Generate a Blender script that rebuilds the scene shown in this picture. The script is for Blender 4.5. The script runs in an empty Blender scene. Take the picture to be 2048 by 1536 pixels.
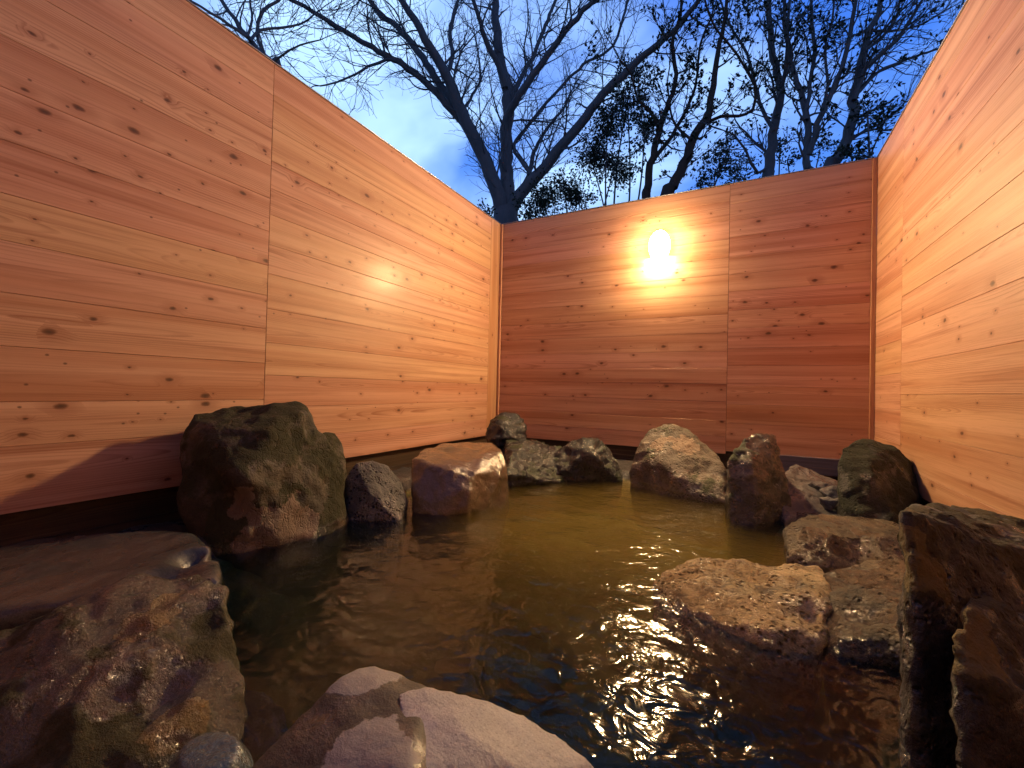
import bpy, bmesh, math, random
import numpy as np
from mathutils import Vector, Matrix, noise as mnoise

random.seed(7)
sc = bpy.context.scene
col = sc.collection
R = math.radians

# ------------------------------------------------------------------ camera
FPX = 869.0                       # focal length in pixels of a 2048 wide frame
CAM_H = 0.62
YAW = math.atan2(457, 869)
PITCH = math.atan(11 / 869)
ROLL = math.atan(0.0237)
_d = Vector((-math.sin(YAW), math.cos(YAW), 0))
_r = Vector((math.cos(YAW), math.sin(YAW), 0))
_u = Vector((0, 0, 1))
FWD = _d * math.cos(PITCH) + _u * math.sin(PITCH)
_up = _u * math.cos(PITCH) - _d * math.sin(PITCH)
CX = _r * math.cos(ROLL) + _up * math.sin(ROLL)
CY = _up * math.cos(ROLL) - _r * math.sin(ROLL)
CAM = Vector((0, 0, CAM_H))

def P(px, py, D):
    """photo survey point at D metres along the view axis -> world position"""
    return CAM + D * (CX * ((px - 1024) / FPX) + CY * ((768 - py) / FPX) + FWD)

cam_d = bpy.data.cameras.new('camera')
cam = bpy.data.objects.new('camera', cam_d)
col.objects.link(cam)
m = Matrix((CX, CY, -FWD)).transposed().to_4x4()
m.translation = CAM
cam.matrix_world = m
cam_d.sensor_width = 36.0
cam_d.lens = FPX / 2048 * 36.0
cam_d.clip_start = 0.02
cam_d.clip_end = 2000
sc.camera = cam

XL, XR, YB = -2.087, 0.787, 3.67
ZB, ZT = 0.18, 2.222
Y0 = -1.3

# ------------------------------------------------------------------ object helpers
def tag(o, label=None, cat=None, group=None, kind=None):
    if label: o['label'] = label
    if cat: o['category'] = cat
    if group: o['group'] = group
    if kind: o['kind'] = kind
    return o

def empty(name, loc, label, cat, group=None, kind=None):
    o = bpy.data.objects.new(name, None)
    col.objects.link(o)
    o.location = loc
    o.empty_display_size = 0.1
    return tag(o, label, cat, group, kind)

def mesh_obj(name, verts, faces, mat, parent=None, loc=None, smooth=False):
    """one mesh object; verts are world positions, stored relative to the parent (or to loc)"""
    org = Vector(parent.location) if parent is not None else Vector(loc or (0, 0, 0))
    me = bpy.data.meshes.new(name)
    if isinstance(verts, np.ndarray):
        verts = verts - np.array(org)
        me.from_pydata([tuple(v) for v in verts.tolist()], [], faces)
    else:
        me.from_pydata([tuple(Vector(v) - org) for v in verts], [], faces)
    if mat: me.materials.append(mat)
    if smooth:
        me.polygons.foreach_set('use_smooth', [True] * len(me.polygons))
    me.update()
    o = bpy.data.objects.new(name, me)
    col.objects.link(o)
    if parent is not None: o.parent = parent
    else: o.location = org
    return o

def box_vf(x0, x1, y0, y1, z0, z1, base=0):
    v = [(x0, y0, z0), (x1, y0, z0), (x1, y1, z0), (x0, y1, z0), (x0, y0, z1), (x1, y0, z1), (x1, y1, z1), (x0, y1, z1)]
    f = [(0, 3, 2, 1), (4, 5, 6, 7), (0, 1, 5, 4), (1, 2, 6, 5), (2, 3, 7, 6), (3, 0, 4, 7)]
    return v, [tuple(i + base for i in q) for q in f]

# ------------------------------------------------------------------ node helpers
class NT:
    def __init__(self, name):
        self.mat = bpy.data.materials.new(name)
        self.mat.use_nodes = True
        self.t = self.mat.node_tree
        self.t.nodes.clear()
        self.out = self.n('ShaderNodeOutputMaterial')
    def n(self, typ, **kw):
        nd = self.t.nodes.new(typ)
        for k, v in kw.items(): setattr(nd, k, v)
        return nd
    def put(self, sock, v):
        if v is None: return
        if isinstance(v, bpy.types.NodeSocket): self.t.links.new(v, sock)
        else:
            if isinstance(v, (tuple, list)) and len(v) == 3 and sock.type == 'RGBA': v = (*v, 1)
            sock.default_value = v
    def m(self, op, a, b=None, c=None, clamp=False):
        nd = self.n('ShaderNodeMath', operation=op, use_clamp=clamp)
        for i, v in enumerate((a, b, c)): self.put(nd.inputs[i], v)
        return nd.outputs[0]
    def vm(self, op, a, b=None, scale=None):
        nd = self.n('ShaderNodeVectorMath', operation=op)
        self.put(nd.inputs[0], a); self.put(nd.inputs[1], b)
        if scale is not None: self.put(nd.inputs['Scale'], scale)
        return nd.outputs[0]
    def comb(self, x, y, z):
        nd = self.n('ShaderNodeCombineXYZ')
        for i, v in enumerate((x, y, z)): self.put(nd.inputs[i], v)
        return nd.outputs[0]
    def sep(self, v):
        nd = self.n('ShaderNodeSeparateXYZ'); self.put(nd.inputs[0], v)
        return nd.outputs
    def noise(self, vec, scale, detail=4, rough=0.5, dist=0.0, dim='3D', color=False):
        nd = self.n('ShaderNodeTexNoise', noise_dimensions=dim)
        self.put(nd.inputs['Vector'], vec)
        for k, v in (('Scale', scale), ('Detail', detail), ('Roughness', rough), ('Distortion', dist)): self.put(nd.inputs[k], v)
        return nd.outputs['Color' if color else 'Fac']
    def voro(self, vec, scale, feature='F1', dim='3D', rand=1.0):
        nd = self.n('ShaderNodeTexVoronoi', feature=feature, voronoi_dimensions=dim)
        self.put(nd.inputs['Vector'], vec); self.put(nd.inputs['Scale'], scale); self.put(nd.inputs['Randomness'], rand)
        return nd.outputs
    def ramp(self, f, stops, interp='LINEAR'):
        nd = self.n('ShaderNodeValToRGB'); self.put(nd.inputs[0], f)
        cr = nd.color_ramp; cr.interpolation = interp
        while len(cr.elements) < len(stops): cr.elements.new(0.5)
        for e, (p, c) in zip(cr.elements, stops):
            e.position = p
            e.color = (*c, 1) if isinstance(c, (tuple, list)) else (c, c, c, 1)
        return nd.outputs[0]
    def ss(self, f, a, b):
        nd = self.n('ShaderNodeMapRange', interpolation_type='SMOOTHSTEP')
        for i, v in enumerate((f, a, b, 0.0, 1.0)): self.put(nd.inputs[i], v)
        return nd.outputs[0]
    def mix(self, f, a, b, mode='MIX'):
        nd = self.n('ShaderNodeMix', data_type='RGBA', blend_type=mode, clamp_factor=True)
        self.put(nd.inputs[0], f); self.put(nd.inputs[6], a); self.put(nd.inputs[7], b)
        return nd.outputs[2]
    def mixf(self, f, a, b):
        nd = self.n('ShaderNodeMix', data_type='FLOAT', clamp_factor=True)
        self.put(nd.inputs[0], f); self.put(nd.inputs[2], a); self.put(nd.inputs[3], b)
        return nd.outputs[0]
    def bump(self, h, strength=0.5, dist=0.01, normal=None):
        nd = self.n('ShaderNodeBump')
        self.put(nd.inputs['Strength'], strength); self.put(nd.inputs['Distance'], dist)
        self.put(nd.inputs['Height'], h)
        if normal is not None: self.put(nd.inputs['Normal'], normal)
        return nd.outputs[0]
    def bsdf(self, **kw):
        nd = self.n('ShaderNodeBsdfPrincipled')
        for k, v in kw.items(): self.put(nd.inputs[k.replace('_', ' ')], v)
        self.t.links.new(nd.outputs[0], self.out.inputs['Surface'])
        return nd

# ------------------------------------------------------------------ materials
def wood_material(name, light, dark, knot=1.0, gloss=0.09):
    t = NT(name)
    a = t.n('ShaderNodeAttribute', attribute_name='board')
    u, v, s = t.sep(a.outputs['Vector'])
    tone = t.n('ShaderNodeAttribute', attribute_name='tone').outputs['Fac']
    kd = t.n('ShaderNodeAttribute', attribute_name='knots').outputs['Fac']
    wn = t.n('ShaderNodeTexWhiteNoise', noise_dimensions='1D'); t.put(wn.inputs['W'], s)
    r1, r2, r3 = t.sep(wn.outputs['Color'])
    off = t.m('MULTIPLY', s, 17.3)
    uo = t.m('ADD', u, off)
    # knots: sparse ellipses along the board
    kv = t.comb(t.m('MULTIPLY', uo, 7.5), t.m('ADD', t.m('MULTIPLY', v, 13.0), off), 0.0)
    wob = t.vm('SCALE', t.vm('SUBTRACT', t.noise(t.comb(t.m('MULTIPLY', uo, 40), t.m('MULTIPLY', v, 60), s), 1, 2, color=True), (0.5, 0.5, 0.5)), scale=0.10)
    vo = t.voro(t.vm('ADD', kv, wob), 1.0, dim='2D')
    kdist = vo['Distance']
    cr, cg, cb = t.sep(vo['Color'])
    exists = t.m('LESS_THAN', cr, t.m('MULTIPLY', kd, 0.24 * knot))
    rad = t.m('ADD', 0.038, t.m('MULTIPLY', t.m('POWER', cg, 2.6), 0.13))
    kmask = t.m('MULTIPLY', exists, t.m('SUBTRACT', 1.0, t.ss(kdist, t.m('MULTIPLY', rad, 0.6), t.m('MULTIPLY', rad, 1.25))))
    halo = t.m('MULTIPLY', exists, t.m('SUBTRACT', 1.0, t.ss(kdist, t.m('MULTIPLY', rad, 0.8), t.m('MULTIPLY', rad, 4.5))))
    # growth rings: a slightly tilted cylinder cut by the board face
    w1 = t.noise(t.comb(t.m('MULTIPLY', uo, 1.5), t.m('MULTIPLY', v, 5.0), s), 1.0, 3, 0.5)
    w2 = t.noise(t.comb(t.m('MULTIPLY', uo, 0.6), 0.0, s), 1.0, 1, 0.5)
    vc = t.m('ADD', v, t.m('MULTIPLY', t.m('SUBTRACT', r1, 0.5), 0.16))
    dp = t.m('ADD', t.m('MULTIPLY', r2, 0.05), t.m('MULTIPLY', t.m('SUBTRACT', w2, 0.5), 0.16))
    rad2 = t.m('SQRT', t.m('ADD', t.m('MULTIPLY', vc, vc), t.m('MULTIPLY', dp, dp)))
    ring = t.m('ADD', rad2, t.m('MULTIPLY', t.m('SUBTRACT', w1, 0.5), 0.022))
    ring = t.m('ADD', ring, t.m('MULTIPLY', halo, 0.012))
    ph = t.m('FRACT', t.m('MULTIPLY', ring, t.m('ADD', 95.0, t.m('MULTIPLY', r3, 90.0))))
    late = t.ramp(ph, [(0.0, 0.0), (0.55, 0.18), (0.86, 1.0), (0.95, 0.7), (1.0, 0.0)])
    lmod = t.ss(t.noise(t.comb(t.m('MULTIPLY', uo, 0.9), t.m('MULTIPLY', v, 14), s), 1.0, 2), 0.35, 0.7)
    fib = t.noise(t.comb(t.m('MULTIPLY', uo, 7.0), t.m('MULTIPLY', v, 320.0), s), 1.0, 3, 0.6)
    streak = t.noise(t.comb(t.m('MULTIPLY', uo, 0.8), t.m('MULTIPLY', v, 42.0), t.m('MULTIPLY', s, 3.1)), 1.0, 4, 0.6)
    heart = t.noise(t.comb(t.m('MULTIPLY', uo, 0.45), t.m('MULTIPLY', v, 11.0), t.m('MULTIPLY', s, 5.7)), 1.0, 3, 0.5)
    base = t.mix(t.ss(t.m('ADD', heart, t.m('MULTIPLY', t.m('SUBTRACT', tone, 0.5), 0.26)), 0.36, 0.78), light, dark)
    base = t.mix(t.m('MULTIPLY', t.m('MULTIPLY', late, lmod), 0.75), base, tuple(c * k for c, k in zip(dark, (0.62, 0.5, 0.42))))
    base = t.mix(t.m('MULTIPLY', t.ss(streak, 0.50, 0.74), 0.6), base, tuple(c * k for c, k in zip(dark, (0.66, 0.5, 0.42))))
    base = t.mix(t.m('MULTIPLY', t.ss(fib, 0.5, 0.75), 0.22), base, tuple(c * 0.5 for c in dark))
    base = t.mix(t.m('MULTIPLY', t.m('SUBTRACT', 1.0, t.ss(streak, 0.25, 0.42)), 0.3), base, (0.76, 0.52, 0.30))
    base = t.mix(0.6, base, t.mix(r3, (1.0, 0.84, 0.92), (0.98, 1.0, 0.72)), 'MULTIPLY')
    base = t.mix(0.42, base, t.mix(t.ss(t.noise(t.comb(t.m('MULTIPLY', uo, 0.35), t.m('MULTIPLY', v, 26.0), t.m('MULTIPLY', s, 2.3)), 1.0, 3, 0.55), 0.35, 0.65), (0.80, 0.72, 0.62), (1.06, 1.06, 1.06)), 'MULTIPLY')
    # little dark ticks
    tick = t.voro(t.comb(t.m('MULTIPLY', uo, 22.0), t.m('ADD', t.m('MULTIPLY', v, 30.0), off), 0.0), 1.0, dim='2D')
    tr, tg, tb = t.sep(tick['Color'])
    tm = t.m('MULTIPLY', t.m('LESS_THAN', tr, t.m('MULTIPLY', kd, 0.012)), t.m('SUBTRACT', 1.0, t.ss(tick['Distance'], 0.06, 0.16)))
    base = t.mix(t.m('MULTIPLY', halo, 0.38), base, tuple(c * k for c, k in zip(dark, (0.62, 0.45, 0.35))))
    base = t.mix(t.m('MULTIPLY', tm, 0.7), base, (0.06, 0.025, 0.012))
    kcol = t.mix(t.ss(kdist, 0.0, rad), (0.06, 0.026, 0.013), (0.19, 0.075, 0.032))
    base = t.mix(t.m('MULTIPLY', kmask, 0.88), base, kcol)
    h = t.m('ADD', t.m('MULTIPLY', fib, 0.5), t.m('ADD', t.m('MULTIPLY', late, -0.25), t.m('MULTIPLY', kmask, -0.9)))
    h = t.m('ADD', h, t.m('MULTIPLY', t.noise(t.comb(t.m('MULTIPLY', uo, 3), t.m('MULTIPLY', v, 9), s), 1, 2), 1.2))
    nb = t.bump(h, 0.35, 0.0012)
    rough = t.m('ADD', 0.42, t.m('MULTIPLY', fib, 0.22))
    t.bsdf(Base_Color=base, Roughness=rough, Normal=nb, Coat_Weight=gloss, Coat_Roughness=0.2, Coat_Normal=nb, Specular_IOR_Level=0.4)
    return t.mat

LIGHT = (0.69, 0.42, 0.275)
DARK = (0.52, 0.25, 0.135)
M_WOOD = wood_material('cedar_boards', LIGHT, DARK)
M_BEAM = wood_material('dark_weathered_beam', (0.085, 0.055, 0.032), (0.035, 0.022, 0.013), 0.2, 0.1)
M_BEAMB = wood_material('wet_sky_sheen_beam', (0.17, 0.18, 0.27), (0.08, 0.085, 0.14), 0.0, 0.9)  # wet board with the bluish sky reflection put into its wood colour

def plain(name, colr, rough=0.5, metal=0.0, nscale=30, amp=0.3, bump=0.1):
    t = NT(name)
    tc = t.n('ShaderNodeTexCoord').outputs['Object']
    nz = t.noise(tc, nscale, 5, 0.6)
    c = t.mix(nz, tuple(x * (1 - amp) for x in colr), tuple(min(1, x * (1 + amp)) for x in colr))
    t.bsdf(Base_Color=c, Roughness=t.m('ADD', rough - 0.08, t.m('MULTIPLY', nz, 0.16)), Metallic=metal, Normal=t.bump(nz, bump, 0.003))
    return t.mat

M_FLASH = plain('galvanised_flashing', (0.42, 0.44, 0.48), 0.4, 0.85, 12, 0.2, 0.05)
M_LAMPM = plain('cream_enamel_rim', (0.62, 0.55, 0.42), 0.4, 0.0, 40, 0.1, 0.05)

def rock_material(name, dark, mid, light, moss=0.0, mosscol=(0.035, 0.045, 0.012), wet=0.3, pits=0.0, cracks=0.0, scale=1.0, tan=0.0, tancol=(0.30, 0.20, 0.12), veins=0.0, contrast=1.0, fine=1.0, film=0.8, patch=None, patch_rough=0.6, bank=False, bstr=1.0):
    t = NT(name)
    tc = t.n('ShaderNodeTexCoord').outputs['Object']
    geo = t.n('ShaderNodeNewGeometry')
    nz = t.sep(geo.outputs['Normal'])[2]
    warp = t.vm('ADD', tc, t.vm('SCALE', t.vm('SUBTRACT', t.noise(tc, 5 * scale, 3, color=True), (0.5, 0.5, 0.5)), scale=0.06))
    big = t.noise(warp, 4.0 * scale, 6, 0.6)
    med = t.noise(warp, 17 * scale, 6, 0.65)
    small = t.noise(tc, 85 * scale, 5, 0.7)
    grain = t.noise(tc, 300, 3, 0.7)
    f = t.m('ADD', t.m('MULTIPLY', big, 0.55), t.m('ADD', t.m('MULTIPLY', med, 0.33), t.m('MULTIPLY', small, 0.22)))
    lo = 0.55 - 0.16 / contrast; hi = 0.55 + 0.17 / contrast
    c = t.ramp(f, [(max(0, lo), dark), (0.54, mid), (min(1, hi), light)])
    c = t.mix(t.m('MULTIPLY', t.ss(grain, 0.55, 0.75), 0.30), c, tuple(min(1, x * 1.9) for x in light))
    c = t.mix(t.m('MULTIPLY', t.ss(grain, 0.48, 0.28), 0.55), c, tuple(x * 0.4 for x in dark))
    h = t.m('ADD', t.m('MULTIPLY', med, 0.9), t.m('ADD', t.m('MULTIPLY', small, 0.38 * fine), t.m('MULTIPLY', grain, 0.14 * fine)))
    if tan:
        tm = t.ss(t.noise(t.vm('ADD', warp, (3.1, 1.7, 0.4)), 3.1 * scale, 4, 0.55), 0.60 - tan * 0.2, 0.63 - tan * 0.2)
        c = t.mix(t.m('MULTIPLY', tm, 0.85), c, t.mix(med, tuple(x * 0.6 for x in tancol), tuple(x * 1.3 for x in tancol)))
        h = t.m('ADD', h, t.m('MULTIPLY', tm, 0.35))
    if veins:
        ve = t.m('ABSOLUTE', t.m('SUBTRACT', t.noise(t.vm('ADD', warp, (5.5, 2.2, 8.4)), 3.3 * scale, 3, 0.5), 0.5))
        vm_ = t.m('SUBTRACT', 1.0, t.ss(ve, 0.0, 0.012))
        c = t.mix(t.m('MULTIPLY', vm_, veins), c, tuple(min(1, x * 1.7) for x in light))
        h = t.m('ADD', h, t.m('MULTIPLY', vm_, 0.25))
    if cracks:
        cvec = t.vm('MULTIPLY', warp, (1.0, 1.0, 0.30))
        ce = t.voro(t.vm('ADD', cvec, t.vm('SCALE', t.noise(tc, 22 * scale, 3, color=True), scale=0.03)), 38 * scale, feature='DISTANCE_TO_EDGE')[0]
        gate = t.ss(t.noise(tc, 6 * scale, 3), 0.42, 0.6)
        cm = t.m('MULTIPLY', gate, t.m('SUBTRACT', 1.0, t.ss(ce, 0.006, 0.06)))
        c = t.mix(t.m('MULTIPLY', cm, 0.85 * cracks), c, tuple(x * 0.25 for x in dark))
        h = t.m('SUBTRACT', h, t.m('MULTIPLY', cm, 0.8 * cracks))
    if pits:
        vd = t.voro(t.vm('ADD', tc, t.vm('SCALE', t.noise(tc, 60, 2, color=True), scale=0.012)), 62 * scale)
        pr = t.sep(vd['Color'])[0]
        pm = t.m('MULTIPLY', t.m('LESS_THAN', pr, 0.62), t.m('SUBTRACT', 1.0, t.ss(vd['Distance'], 0.15, 0.5)))
        pm = t.m('MULTIPLY', pm, t.ss(t.noise(tc, 12 * scale, 3), 0.35, 0.6))
        c = t.mix(t.m('MULTIPLY', pm, 0.75 * pits), c, tuple(x * 0.35 for x in dark))
        h = t.m('SUBTRACT', h, t.m('MULTIPLY', pm, 1.3 * pits))
    rough = t.mixf(t.ss(t.noise(warp, 7 * scale, 4), 0.62 - wet * 0.45, 0.78 - wet * 0.45), 0.60, 0.15)
    if moss:
        mm = t.ss(t.m('ADD', t.noise(warp, 6 * scale, 5, 0.65), t.m('MULTIPLY', nz, 0.12)), 0.64 - moss * 0.3, 0.76 - moss * 0.3)
        mh = t.noise(tc, 190, 4, 0.75)
        c = t.mix(t.m('MULTIPLY', mm, 0.9), c, t.mix(mh, tuple(x * 0.35 for x in mosscol), tuple(x * 1.9 for x in mosscol)))
        h = t.m('ADD', h, t.m('MULTIPLY', mm, t.m('MULTIPLY', mh, 0.55)))
        rough = t.mixf(t.m('MULTIPLY', mm, 0.9), rough, 0.9)
    if patch:
        pa = t.n('ShaderNodeAttribute', attribute_name='patch').outputs['Fac']
        pm2 = t.ss(t.m('ADD', pa, t.m('MULTIPLY', t.m('SUBTRACT', t.noise(warp, 13 * scale, 5, 0.6), 0.5), t.m('MULTIPLY', t.ss(pa, 0.0, 0.15), 1.5))), 0.30, 0.38)
        c = t.mix(t.m('MULTIPLY', pm2, 0.93), c, t.mix(t.m('ADD', t.m('MULTIPLY', small, 0.5), t.m('MULTIPLY', med, 0.5)), tuple(x * 0.45 for x in patch), tuple(min(1, x * 1.5) for x in patch)))
        h = t.m('ADD', h, t.m('MULTIPLY', pm2, 0.08))
        rough = t.mixf(pm2, rough, patch_rough)
    if bank:
        pz = t.sep(geo.outputs['Position'])[2]
        bk = t.ss(t.m('ADD', pz, t.m('MULTIPLY', t.m('SUBTRACT', med, 0.5), 0.05)), -0.02, 0.0)
        c = t.mix(bk, c, t.mix(f, (0.02, 0.018, 0.017), (0.11, 0.098, 0.09)))
        rough = t.mixf(bk, rough, 0.35)
    wz = t.m('ADD', t.sep(geo.outputs['Position'])[2], t.m('MULTIPLY', t.m('SUBTRACT', med, 0.5), 0.07))
    rough = t.mixf(t.m('SUBTRACT', 1.0, t.ss(wz, 0.02, 0.05)), rough, 0.14)      # splashed wet just above the water
    nb = t.bump(h, bstr, 0.014)
    t.bsdf(Base_Color=c, Roughness=rough, Normal=nb, Specular_IOR_Level=0.5, Coat_Weight=t.m('MULTIPLY', film, t.m('SUBTRACT', 1.0, t.ss(rough, 0.25, 0.6))), Coat_Roughness=0.06, Coat_Normal=t.bump(h, 1.0, 0.018))
    return t.mat

# ------------------------------------------------------------------ rocks
def build_rock(name, hulls, mat, label, cat='rock', group=None, parent=None, vox=None, smooth=6, disp=0.02, freq=5.0, fine=0.004, dents=(), seed=0, deep=-0.5, strata=0.0, kind=None, patches=(), crease=0.7):
    """hulls: lists of (px, py, D) survey points or Vectors. Each is closed to a convex block, the blocks are fused, rounded and roughened."""
    bm = bmesh.new()
    allp = []
    for hull in hulls:
        pts = []
        for q in hull:
            p = q if isinstance(q, Vector) else P(*q)
            pts.append(p)
        if deep is not None:
            low = [p for p in pts if p.z < 0.16]
            cc = sum(pts, Vector()) / len(pts)
            for p in low:
                pts.append(Vector((p.x, p.y, min(p.z, 0.0) - 0.05)))
                pts.append(Vector((p.x * 0.62 + cc.x * 0.38, p.y * 0.62 + cc.y * 0.38, deep)))
        allp += pts
        vs = [bm.verts.new(p) for p in pts]
        ret = bmesh.ops.convex_hull(bm, input=vs, use_existing_faces=False)
        junk = [e for e in ret['geom_interior'] + ret['geom_unused'] if isinstance(e, bmesh.types.BMVert)]
        bmesh.ops.delete(bm, geom=list(set(junk)), context='VERTS')
    cen = sum(allp, Vector()) / len(allp)
    cen.z = 0.0
    for v in bm.verts: v.co -= cen
    bmesh.ops.recalc_face_normals(bm, faces=bm.faces)
    me = bpy.data.meshes.new('tmp'); bm.to_mesh(me); bm.free()
    dims = [max(v.co[i] for v in me.vertices) - min(v.co[i] for v in me.vertices) for i in range(3)]
    if vox is None: vox = max(0.0065, max(dims) / 75)
    tmp = bpy.data.objects.new('tmp', me); col.objects.link(tmp)
    md = tmp.modifiers.new('r', 'REMESH'); md.mode = 'VOXEL'; md.voxel_size = vox; md.adaptivity = 0
    ms = tmp.modifiers.new('s', 'SMOOTH'); ms.factor = 0.5; ms.iterations = smooth
    dg = bpy.context.evaluated_depsgraph_get()
    me2 = bpy.data.meshes.new_from_object(tmp.evaluated_get(dg))
    bpy.data.objects.remove(tmp); bpy.data.meshes.remove(me)
    n = len(me2.vertices)
    co = np.empty(n * 3); me2.vertices.foreach_get('co', co); co = co.reshape(-1, 3)
    no = np.empty(n * 3); me2.vertices.foreach_get('normal', no); no = no.reshape(-1, 3)
    off = Vector((seed * 7.31, seed * 3.17, seed * 1.7))
    for i in range(n):
        p = Vector(co[i])
        a = mnoise.fractal(p * freq + off, 1.0, 2.0, 4) * disp
        b = mnoise.noise(p * (freq * 5.3) + off) * fine
        if strata:
            a += strata * mnoise.noise(Vector((p.x * 3, p.y * 3, p.z * 34)) + off)
        b += mnoise.noise(p * (freq * 13) - off) * fine * 0.45 + (0.22 - abs(mnoise.noise(p * (freq * 1.9) - off))) * crease * disp
        e = 0.0
        for (q, rr, dd) in dents:
            k = (p + cen - q).length / rr
            if k < 1: e -= dd * (1 - k * k) ** 2
        co[i] += no[i] * (a + b + e)
    if patches:
        val = []
        for i in range(n):
            p = Vector(co[i]) + cen
            val.append(max(max(0.0, 1 - (p - q).length / rr) for (q, rr) in patches))
        me2.attributes.new('patch', 'FLOAT', 'POINT').data.foreach_set('value', val)
    me2.vertices.foreach_set('co', co.ravel())
    me2.polygons.foreach_set('use_smooth', [True] * len(me2.polygons))
    me2.materials.clear(); me2.materials.append(mat); me2.name = name
    me2.update()
    o = bpy.data.objects.new(name, me2); col.objects.link(o)
    o.location = cen
    if parent is not None:
        o.parent = parent; o.location = cen - Vector(parent.location)
    else: tag(o, label, cat, group, kind)
    return o

M_MOSSY = rock_material('dark_mossy_stone', (0.020, 0.017, 0.011), (0.065, 0.050, 0.028), (0.13, 0.095, 0.055), moss=0.62, mosscol=(0.036, 0.036, 0.010), wet=0.25, cracks=0.6, patch=(0.25, 0.175, 0.12), patch_rough=0.5)
M_DARK = rock_material('dark_wet_stone', (0.007, 0.007, 0.008), (0.020, 0.019, 0.019), (0.044, 0.041, 0.038), wet=0.6, moss=0.12, pits=0.3, film=0.15)
M_PITTED = rock_material('pitted_grey_stone', (0.042, 0.040, 0.036), (0.105, 0.10, 0.088), (0.21, 0.195, 0.17), wet=0.25, pits=1.0, cracks=0.4)
M_SMOOTHTAN = rock_material('smooth_brown_stone', (0.07, 0.047, 0.026), (0.13, 0.088, 0.05), (0.21, 0.15, 0.09), wet=0.75, fine=0.4, scale=0.6, contrast=0.6, film=0.7)
M_BROWN = rock_material('brown_rounded_stone', (0.045, 0.034, 0.022), (0.12, 0.092, 0.06), (0.24, 0.185, 0.125), wet=0.35, pits=0.35, moss=0.08, patch=(0.30, 0.21, 0.13))
M_UPRIGHT = rock_material('wet_upright_stone', (0.016, 0.016, 0.013), (0.048, 0.046, 0.037), (0.12, 0.112, 0.088), wet=0.95, moss=0.2, pits=0.3)
M_GREENROUND = rock_material('green_black_round_stone', (0.016, 0.017, 0.012), (0.04, 0.04, 0.03), (0.10, 0.095, 0.085), moss=0.62, mosscol=(0.022, 0.030, 0.012), wet=0.4, pits=0.3)
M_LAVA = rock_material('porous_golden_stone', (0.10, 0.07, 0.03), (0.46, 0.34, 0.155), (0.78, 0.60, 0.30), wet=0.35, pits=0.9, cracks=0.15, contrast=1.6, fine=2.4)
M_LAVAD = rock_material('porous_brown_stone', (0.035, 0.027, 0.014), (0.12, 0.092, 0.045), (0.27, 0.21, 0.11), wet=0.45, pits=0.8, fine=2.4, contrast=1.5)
M_BLOCK = rock_material('mossy_black_block_stone', (0.012, 0.012, 0.011), (0.045, 0.041, 0.036), (0.13, 0.112, 0.085), moss=0.42, mosscol=(0.07, 0.058, 0.018), wet=0.35, pits=0.5, fine=1.3, patch=(0.22, 0.165, 0.055), patch_rough=0.85)
M_SLAB = rock_material('slate_grey_slab', (0.020, 0.021, 0.019), (0.055, 0.056, 0.051), (0.11, 0.11, 0.10), wet=0.6, fine=0.4, scale=0.7, contrast=0.7, film=0.35, bstr=0.5)
M_WETFRONT = rock_material('wet_mottled_boulder', (0.022, 0.019, 0.010), (0.075, 0.066, 0.036), (0.18, 0.16, 0.10), moss=0.22, mosscol=(0.05, 0.045, 0.012), wet=0.95, tan=0.25, tancol=(0.19, 0.15, 0.09), patch=(0.19, 0.13, 0.035), patch_rough=0.3, fine=1.3, film=1.0)
M_PALE = rock_material('pale_pink_stone', (0.22, 0.20, 0.175), (0.41, 0.38, 0.345), (0.56, 0.52, 0.475), wet=0.15, veins=0.5, fine=0.5, contrast=0.55, pits=0.08, bstr=0.35)
M_PALEBROWN = rock_material('brown_stained_stone', (0.036, 0.028, 0.017), (0.08, 0.063, 0.04), (0.15, 0.118, 0.08), wet=0.45, patch=(0.33, 0.30, 0.265), patch_rough=0.6, fine=0.5, contrast=0.7, bstr=0.4)
M_PEBBLE = rock_material('smooth_blue_grey_pebble', (0.035, 0.06, 0.07), (0.055, 0.095, 0.11), (0.085, 0.135, 0.15), wet=0.9, fine=0.15, contrast=0.5, film=1.0)
M_BEDSTONE = rock_material('pool_bed_stone', (0.10, 0.08, 0.05), (0.22, 0.17, 0.11), (0.36, 0.29, 0.20), wet=0.2, moss=0.25, mosscol=(0.08, 0.07, 0.02))
M_MORTAR = rock_material('grey_mortar', (0.075, 0.068, 0.065), (0.14, 0.125, 0.12), (0.22, 0.20, 0.185), wet=0.35, pits=0.3, contrast=0.8)
M_GRAVEL = rock_material('small_grey_cobble', (0.09, 0.085, 0.08), (0.18, 0.165, 0.15), (0.30, 0.27, 0.24), wet=0.3, scale=2.0)
M_BED = rock_material('pool_bed_silt', (0.20, 0.17, 0.06), (0.38, 0.32, 0.12), (0.52, 0.44, 0.18), wet=0.0, scale=0.9, moss=0.3, mosscol=(0.18, 0.19, 0.04), contrast=0.7, film=0, bank=True)

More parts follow.
